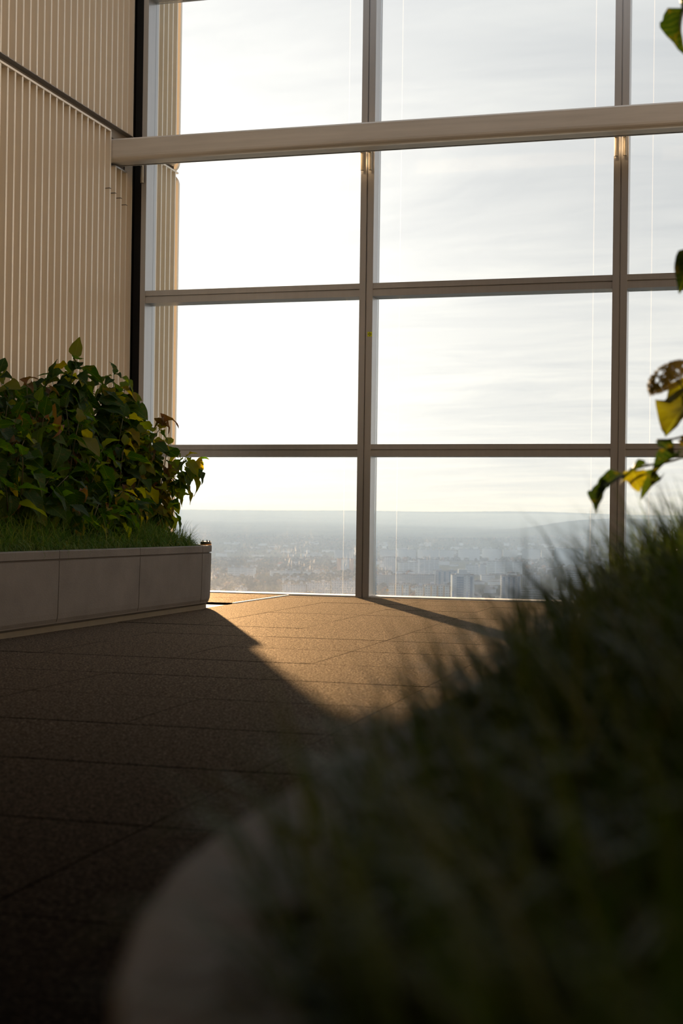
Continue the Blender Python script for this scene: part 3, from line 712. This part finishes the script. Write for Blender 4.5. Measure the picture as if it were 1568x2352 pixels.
def land_mat():
    m = bpy.data.materials.new('fields_and_woods'); m.use_nodes = True; N = NT(m.node_tree)
    P = N.n('ShaderNodeNewGeometry').outputs['Position']
    n1 = N.noise(P, .0016, 5, .6); n2 = N.noise(N.mapping(P, (1, .35, 1)), .006, 5, .65); n3 = N.noise(P, .05, 3, .7)
    c = N.ramp(n2, [(.34, (.008, .014, .014)), (.48, (.016, .022, .018)), (.56, (.034, .036, .026)), (.66, (.06, .06, .05)), (.74, (.11, .11, .10))])
    c = N.mix(N.ramp(n1, [(.45, 0.0), (.55, .75)]), c, (.035, .048, .036, 1))
    c = N.mix(1.0, c, N.ramp(n3, [(.3, .6), (.7, 1.4)]), 'MULTIPLY')
    p = N.n('ShaderNodeBsdfPrincipled', None, Roughness=.95); N.set(p.inputs['Base Color'], c); p.inputs['Specular IOR Level'].default_value = 0.0
    N.n('ShaderNodeOutputMaterial', None, Surface=p); return m
me.materials.append(land_mat()); ho = obj('hills', me); tag(ho, 'hazy plain with wooded low ridges beyond the town', None, None, 'structure')

# tree crowns of the town
def crowns(name, label, spots, seed, m):
    rg = np.random.RandomState(seed); t = (1 + 5 ** .5) / 2
    iv = np.array([(-1, t, 0), (1, t, 0), (-1, -t, 0), (1, -t, 0), (0, -1, t), (0, 1, t), (0, -1, -t), (0, 1, -t), (t, 0, -1), (t, 0, 1), (-t, 0, -1), (-t, 0, 1)]) / 1.9
    ic = np.array([(0, 11, 5), (0, 5, 1), (0, 1, 7), (0, 7, 10), (0, 10, 11), (1, 5, 9), (5, 11, 4), (11, 10, 2), (10, 7, 6), (7, 1, 8), (3, 9, 4), (3, 4, 2), (3, 2, 6), (3, 6, 8), (3, 8, 9), (4, 9, 5), (2, 4, 11), (6, 2, 10), (8, 6, 7), (9, 8, 1)])
    S = np.array(spots); n = len(S); r = S[:, 3]
    Vv = iv[None] * r[:, None, None] * rg.uniform(.75, 1.25, (n, 12, 1)); Vv[:, :, 2] *= 1.15; Vv += S[:, None, :3]; Vv[:, :, 2] += (r * .7)[:, None]
    Ff = ic[None] + (np.arange(n) * 12)[:, None, None]
    me = bpy.data.meshes.new(name); me.from_pydata(Vv.reshape(-1, 3).tolist(), [], Ff.reshape(-1, 3).tolist()); me.materials.append(m); me.polygons.foreach_set('use_smooth', [True] * len(me.polygons))
    o = obj(name, me); tag(o, label, 'trees', None, 'stuff'); return o
def crown_mat():
    m = bpy.data.materials.new('autumn_crowns'); m.use_nodes = True; N = NT(m.node_tree)
    g = N.n('ShaderNodeNewGeometry')
    c = N.ramp(g.outputs['Random Per Island'], [(0, (.008, .016, .014)), (.55, (.018, .028, .018)), (.8, (.040, .044, .018)), (.93, (.10, .075, .025)), (1, (.15, .07, .025))])
    p = N.n('ShaderNodeBsdfPrincipled', None, Roughness=.9); N.set(p.inputs['Base Color'], c); p.inputs['Specular IOR Level'].default_value = 0.0
    t = N.n('ShaderNodeBsdfTranslucent', None, Color=c); s = N.n('ShaderNodeMixShader', None, i0=.08, i1=p.outputs[0], i2=t.outputs[0])
    N.n('ShaderNodeOutputMaterial', None, Surface=s); return m
M['crown'] = crown_mat()

BW = {  # wall colours of the far buildings
 'tower': (.50, .50, .50), 'stripe': (.58, .58, .55), 'darkgrid': (.30, .31, .33), 'column': (.40, .40, .42), 'band': (.55, .57, .60), 'grid': (.46, .47, .50),
 'plain': (.42, .43, .46), 'glass': (.18, .26, .30), 'orange': (.55, .30, .20), 'house': (.60, .58, .55)}
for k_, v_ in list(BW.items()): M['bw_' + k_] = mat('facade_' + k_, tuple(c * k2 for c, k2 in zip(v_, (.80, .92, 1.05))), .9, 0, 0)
M['bwin'] = mat('facade_window', (.10, .14, .19), .35, 0, .3)
M['bwin2'] = mat('facade_window_blue', (.05, .12, .22), .3, 0, .3)
M['bochre'] = mat('ochre_balcony', (.34, .21, .07), .8)
M['bblue'] = mat('blue_panel', (.10, .22, .46), .7)
M['broof'] = mat('flat_roof_gravel', (.10, .10, .11), .95, 0, 0)
M['bred'] = mat('red_tiled_roof', (.30, .13, .09), .9)
M['bpink'] = mat('rose_panel', (.46, .34, .33), .85)
BL = [
 ('tower',-340,1770,28,37,6,'high_rise','tall grey tower with two dark glazed strips right of the middle post'),
 ('stripe',-413,1730,27,25,0,'apartment_block','pale block with ochre strips nearest the middle post'),
 ('stripe',-391.5,1752,12,22,-4,'apartment_block','narrow pale ochre striped block, second from the middle post'),
 ('stripe',-369,1754,32,24,4,'apartment_block','wide pale ochre striped block touching the tall grey tower'),
 ('darkgrid',-532,2135,28,21,-5,'office_building','dark gridded office just right of the middle post'),
 ('darkgrid',-498,2190,62,21,3,'office_building','long dark gridded office behind the ochre striped blocks'),
 ('column',-452,2218,36,27,25,'apartment_block','grey angled slab with vertical strips left of the tall tower'),
 ('band',-581,2678,39,33,12,'apartment_block','bright white slab standing above the dark offices'),
 ('band',-648,2792,43,23,0,'office_building','low banded office left of the bright white slab'),
 ('grid',-682,2767,23,34,-10,'high_rise','narrow hazy grey high-rise beside the middle post'),
 ('band',-525,2825,28,20,-20,'office_building','small banded office behind the tall grey tower'),
 ('plain',-497,2790,12,22,10,'office_building','windowless grey block between banded office and long white hall'),
 ('band',-471,2893,72,26,-6,'office_building','very long white hall with cluttered bright roof'),
 ('plain',-429,2460,24,13,5,'warehouse','small flat windowless box below the long white hall'),
 ('column',-284,1801,25,36,5,'apartment_block','tall pale slab with dark columns right of the tall tower'),
 ('grid',-325,2264,28,22,0,'apartment_block','brownish gridded block partly behind blurred grass'),
 ('band',-257,1800,29,21,0,'office_building','low banded block at the sill right of the dark-column slab'),
 ('glass',-405,3445,69,46,0,'office_building','big striped glass building at the right near the grass'),
 ('grid',-947,3824,45,28,0,'apartment_block','distant slab, first of the far row from the middle post'),
 ('grid',-903,3865,51,29,5,'apartment_block','distant slab, second of the far row from the middle post'),
 ('grid',-852,3912,60,29,-5,'apartment_block','distant slab, third of the far row from the middle post'),
 ('grid',-797,3906,38,28,8,'apartment_block','distant slab, fourth of the far row from the middle post'),
 ('grid',-744,3954,60,31,0,'apartment_block','distant slab, fifth of the far row from the middle post'),
 ('grid',-689,4005,54,33,-6,'apartment_block','distant slab, sixth of the far row from the middle post'),
 ('grid',-659,4151,43,29,3,'apartment_block','distant slab, seventh of the far row from the middle post'),
 ('grid',-582,4046,52,33,0,'apartment_block','distant slab, eighth of the far row from the middle post'),
 ('grid',-556,4187,32,29,5,'apartment_block','last slab of the far row, before the striped glass building'),
 ('orange',-758,2711,33,30,0,'high_rise','high-rise with brick-orange sides left of the middle post'),
 ('grid',-999,3564,49,31,10,'high_rise','bluish hazy high-rise behind the orange-sided one'),
 ('band',-853,2368,48,20,-15,'office_building','blue-grey banded office near the left planter end'),
 ('band',-804,2472,55,12,5,'office_building','long low office right of the blue-grey banded one'),
 ('plain',-758,2529,58,9,-5,'warehouse','long low plain hall in the middle of the first bay'),
 ('grid',-642,1783,16,13,0,'apartment_block','small white block low at the sill beside the left planter'),
 ('grid',-573,1799,31,18,-5,'apartment_block','white block at the sill in the middle of the first bay'),
 ('grid',-702,2203,35,10,8,'apartment_block','low white block behind the sill blocks of the first bay'),
 ('grid',-544,1815,31,21,6,'apartment_block','white block at the sill, second left of the middle post'),
 ('grid',-508,1812,33,25,-4,'apartment_block','tallest white block at the sill touching the middle post'),
 ('house',-972,2956,10,14,20,'house','small pale gabled house among the trees, right one'),
 ('house',-994,2904,11,9,-10,'house','smaller pale gabled house among the trees, left one'),
 ('plain',-1141,3756,48,14,0,'warehouse','faint grey hall above the trees of the first bay'),
 ('band',-207,1844,25,44,0,'apartment_block','tall block half hidden behind the near grass'),
 ('grid',-179,1859,28,33,0,'apartment_block','gridded block hidden behind the right window post'),
 ('plain',-879,2328,19,9,0,'warehouse','small flat shed right beside the left planter end'),
 ('grid',-199,2794,50,42,0,'apartment_block','broad block behind the near grass at the right'),
]
for (st, x, y, w, h, yaw, nm, lab) in BL:
    rz = -math.atan2(x, y) + R(yaw); root = empty(nm, (x, y, GZ), rz); tag(root, lab, 'building', 'buildings of the town')
    d = 13 if st not in ('tower', 'glass', 'house') else 20 if st != 'house' else 10
    h0 = h; wm = M['bw_' + st]
    if st == 'house':
        MB().box(-w / 2, w / 2, 0, d, -8, h * .6).build('wall', wm, root)
        MB().prism([(-w / 2 - .5, 0, 0), (w / 2 + .5, 0, 0), (0, 0, h * .4)], (0, -.4, h * .6), (0, 1, 0), d + .8).build('roof', M['bred'], root)
        wn = MB()
        for i in range(3): 
            for j in range(2): wn.box(-w / 2 + w * (i + .3) / 3, -w / 2 + w * (i + .7) / 3, -.1, .02, 1.2 + j * 2.8, 2.6 + j * 2.8)
        tag(wn.build('windows', M['bwin'], root), kind='stuff'); continue
    wall_ = MB().box(-w / 2, w / 2, 0, d, -8, h).build('wall', wm, root)
    m = MB().box(-w / 2 - .3, w / 2 + .3, -.3, d + .3, h, h + .5)
    roof_ = m.build('roof', M['broof'], root)
    rb = MB(); rr = random.Random(int(x))
    nb = max(1, int(w / 14))
    for i in range(nb):
        cx_ = -w / 2 + w * (i + .5) / nb + rr.uniform(-2, 2); rb.box(cx_ - 2, cx_ + 2, d * .3, d * .6, h + .5, h + .5 + rr.uniform(1.5, 3))
    if st == 'tower': rb.box(-w * .2, w * .18, d * .2, d * .7, h + .5, h + 7)
    rb.build('roof_housing', M['bw_plain'] if st != 'tower' else wm, roof_)
    wn = MB(); nf = max(2, int(h / 2.9)); fh_ = h / nf
    sides = [(1, 0)]
    if st in ('grid', 'darkgrid', 'orange', 'plain'):
        if st != 'plain':
            lo, hi = (-.25 * w, .25 * w) if st == 'orange' else (-w / 2, w / 2)
            nc = max(3, int((hi - lo) / 3.3)); cw = (hi - lo) / nc
            a, b = (.28, .72) if st == 'grid' else (.14, .86)
            for f in range(nf):
                for c in range(nc): wn.box(lo + cw * (c + a), lo + cw * (c + b), -.15, .02, fh_ * (f + .3), fh_ * (f + .78))
                for c in range(3): wn.box(w / 2 - .02, w / 2 + .15, d * (c + .3) / 3, d * (c + .6) / 3, fh_ * (f + .35), fh_ * (f + .75))
        else:
            for f in range(nf): wn.box(-w * .42, w * .42, -.1, .02, fh_ * (f + .6), fh_ * (f + .75))
    elif st in ('band', 'glass'):
        a, b = (.35, .75) if st == 'band' else (.1, .62)
        for f in range(nf):
            for c in range(4 if st == 'band' else 1):
                q = 4 if st == 'band' else 1; wn.box(-w / 2 + w * (c + .05) / q, -w / 2 + w * (c + .95) / q, -.2, .02, fh_ * (f + a), fh_ * (f + b))
    elif st == 'column':
        for c in range(4):
            x0 = -w / 2 + w * (c + .3) / 4
            MB().box(x0, x0 + w * .11, -.25, .02, 1, h - 1.2).build('glazing_strip', M['bwin2'], root)
            for f in range(nf): wn.box(x0 - w * .09, x0 - w * .045, -.12, .02, fh_ * (f + .3), fh_ * (f + .7))
    elif st == 'tower':
        for (a, b) in ((-.30, .02), (.31, .42)):
            s_ = MB().box(w * a, w * b, -.5, .02, 2, h - 1.5).build('glazing_strip', M['bwin2'], root)
        bal = MB()
        for f in range(nf):
            for a in (-.38, .06, .245):
                wn.box(w * a, w * (a + .035), -.12, .02, fh_ * (f + .3), fh_ * (f + .7))
            for a in (-.29, -.14): bal.box(w * a, w * (a + .13), -.9, -.5, fh_ * (f + .25), fh_ * (f + .5))
        tag(bal.build('balconies', M['bw_column'], root), kind='stuff')
        MB().box(-w * .5, -w * .43, -.2, .02, 0, h * .45).build('blue_panel', M['bblue'], root); MB().box(w * .15, w * .20, -.2, .02, 2, h * .42).build('blue_panel', M['bblue'], root)
    elif st == 'stripe':
        ns = max(1, round(w / 9)); nc = int(w / 3)
        for c in range(ns):
            x0 = -w / 2 + w * (c + .82) / ns; MB().box(x0, x0 + 1.6, -.6, .02, 0, h - 1).build('ochre_strip', M['bochre'], root)
        for f in range(nf):
            for c in range(nc): wn.box(-w / 2 + w * (c + .2) / nc, -w / 2 + w * (c + .75) / nc, -.15, .02, fh_ * (f + .3), fh_ * (f + .75))
    if st == 'orange': MB().box(-w * .25, w * .25, -.1, .02, 0, h - .5).build('centre_panel', M['bw_band'], root)
    if wn.v: tag(wn.build('windows', M['bwin'] if st != 'glass' else M['bw_band'], wall_), kind='stuff')

# low town fabric (hall and house roofs between the blocks) and trees
rr = random.Random(77)
def blocked(x, y, r):
    return any((x - b[1]) ** 2 + (y - b[2]) ** 2 < (b[3] * .6 + r) ** 2 for b in BL)
LOW = []
while len(LOW) < 190:
    D = rr.uniform(1750, 5200) ; az = rr.uniform(-21, -3)
    if D < 3200 and az < -15.2 and rr.random() < .55: continue
    x, y = D * math.sin(R(az)), D * math.cos(R(az))
    if not blocked(x, y, 12): LOW.append((x, y, D, az))
lw = [MB(), MB(), MB()]; lr = MB()
for (x, y, D, az) in LOW:
    w, d, h = rr.uniform(9, 34), rr.uniform(9, 20), rr.choice([4, 5, 7, 9]); z = land(D, az) + 1; a = -math.atan2(x, y) + rr.choice([0, .3, -.25, 1.2])
    ca, sa = math.cos(a), math.sin(a)
    def tr(vs): return [(x + px * ca - py * sa, y + px * sa + py * ca, z + pz) for px, py, pz in vs]
    t = MB().box(-w / 2, w / 2, -d / 2, d / 2, -8, h); rr.choice(lw).add(tr(t.v), t.f)
    t = MB().box(-w / 2 - .3, w / 2 + .3, -d / 2 - .3, d / 2 + .3, h, h + .7) if rr.random() < .6 else MB().prism([(-w / 2 - .5, 0, 0), (w / 2 + .5, 0, 0), (0, 0, 4)], (0, -d / 2, h), (0, 1, 0), d)
    lr.add(tr(t.v), t.f)
lt = empty('low_houses', (-800, 3000, GZ)); tag(lt, 'scatter of low houses and halls filling the hazy town', 'houses', None, 'stuff')
def sub(mb, nm, m):
    mb.v = [(a + 800, b - 3000, c - GZ) for a, b, c in mb.v]; mb.build(nm, m, lt)
for mbx, mm in zip(lw, ('bw_band', 'bw_grid', 'bw_plain')): sub(mbx, 'walls', M[mm])
sub(lr, 'roofs', M['broof'])
spots = []
while len(spots) < 9000:
    D = 1700 + (rr.random() ** 1.1) * 4300; az = rr.uniform(-24, 0); x, y = D * math.sin(R(az)), D * math.cos(R(az))
    dens = noise2(x + 300, y * .6, 170) + (.5 if (az < -15.5 and 2300 < D < 3600) else 0) + (.5 if 4300 < D else 0)
    if dens < rr.uniform(-.2, .5) or blocked(x, y, 6): continue
    spots.append((x, y, land(D, az) + (1 if D < 4200 else -1), rr.uniform(3.2, 6.5) * (1 if D < 4200 else .7)))
crowns('treetops', 'autumn tree crowns between the buildings of the town', spots, 9, M['crown'])

# ------------------------------------------------------------------ haze over the town
hz = MB().box(-16000, 12000, 60, 24000, -240, 92).build('haze', None); tag(hz, 'pale haze lying over the town and hills', 'haze', None, 'stuff')
hm = bpy.data.materials.new('haze'); hm.use_nodes = True; N = NT(hm.node_tree)
sc_ = N.n('ShaderNodeVolumeScatter', None, Color=(.385, .58, .97, 1), Density=.79 / 8400.0, Anisotropy=.1)
ab_ = N.n('ShaderNodeVolumeAbsorption', None, Color=(0, 0, 0, 1), Density=.48 / 8400.0)
vs_ = N.n('ShaderNodeAddShader', None, i0=sc_.outputs[0], i1=ab_.outputs[0])
N.n('ShaderNodeOutputMaterial', None, Volume=vs_)
hz.data.materials.append(hm)
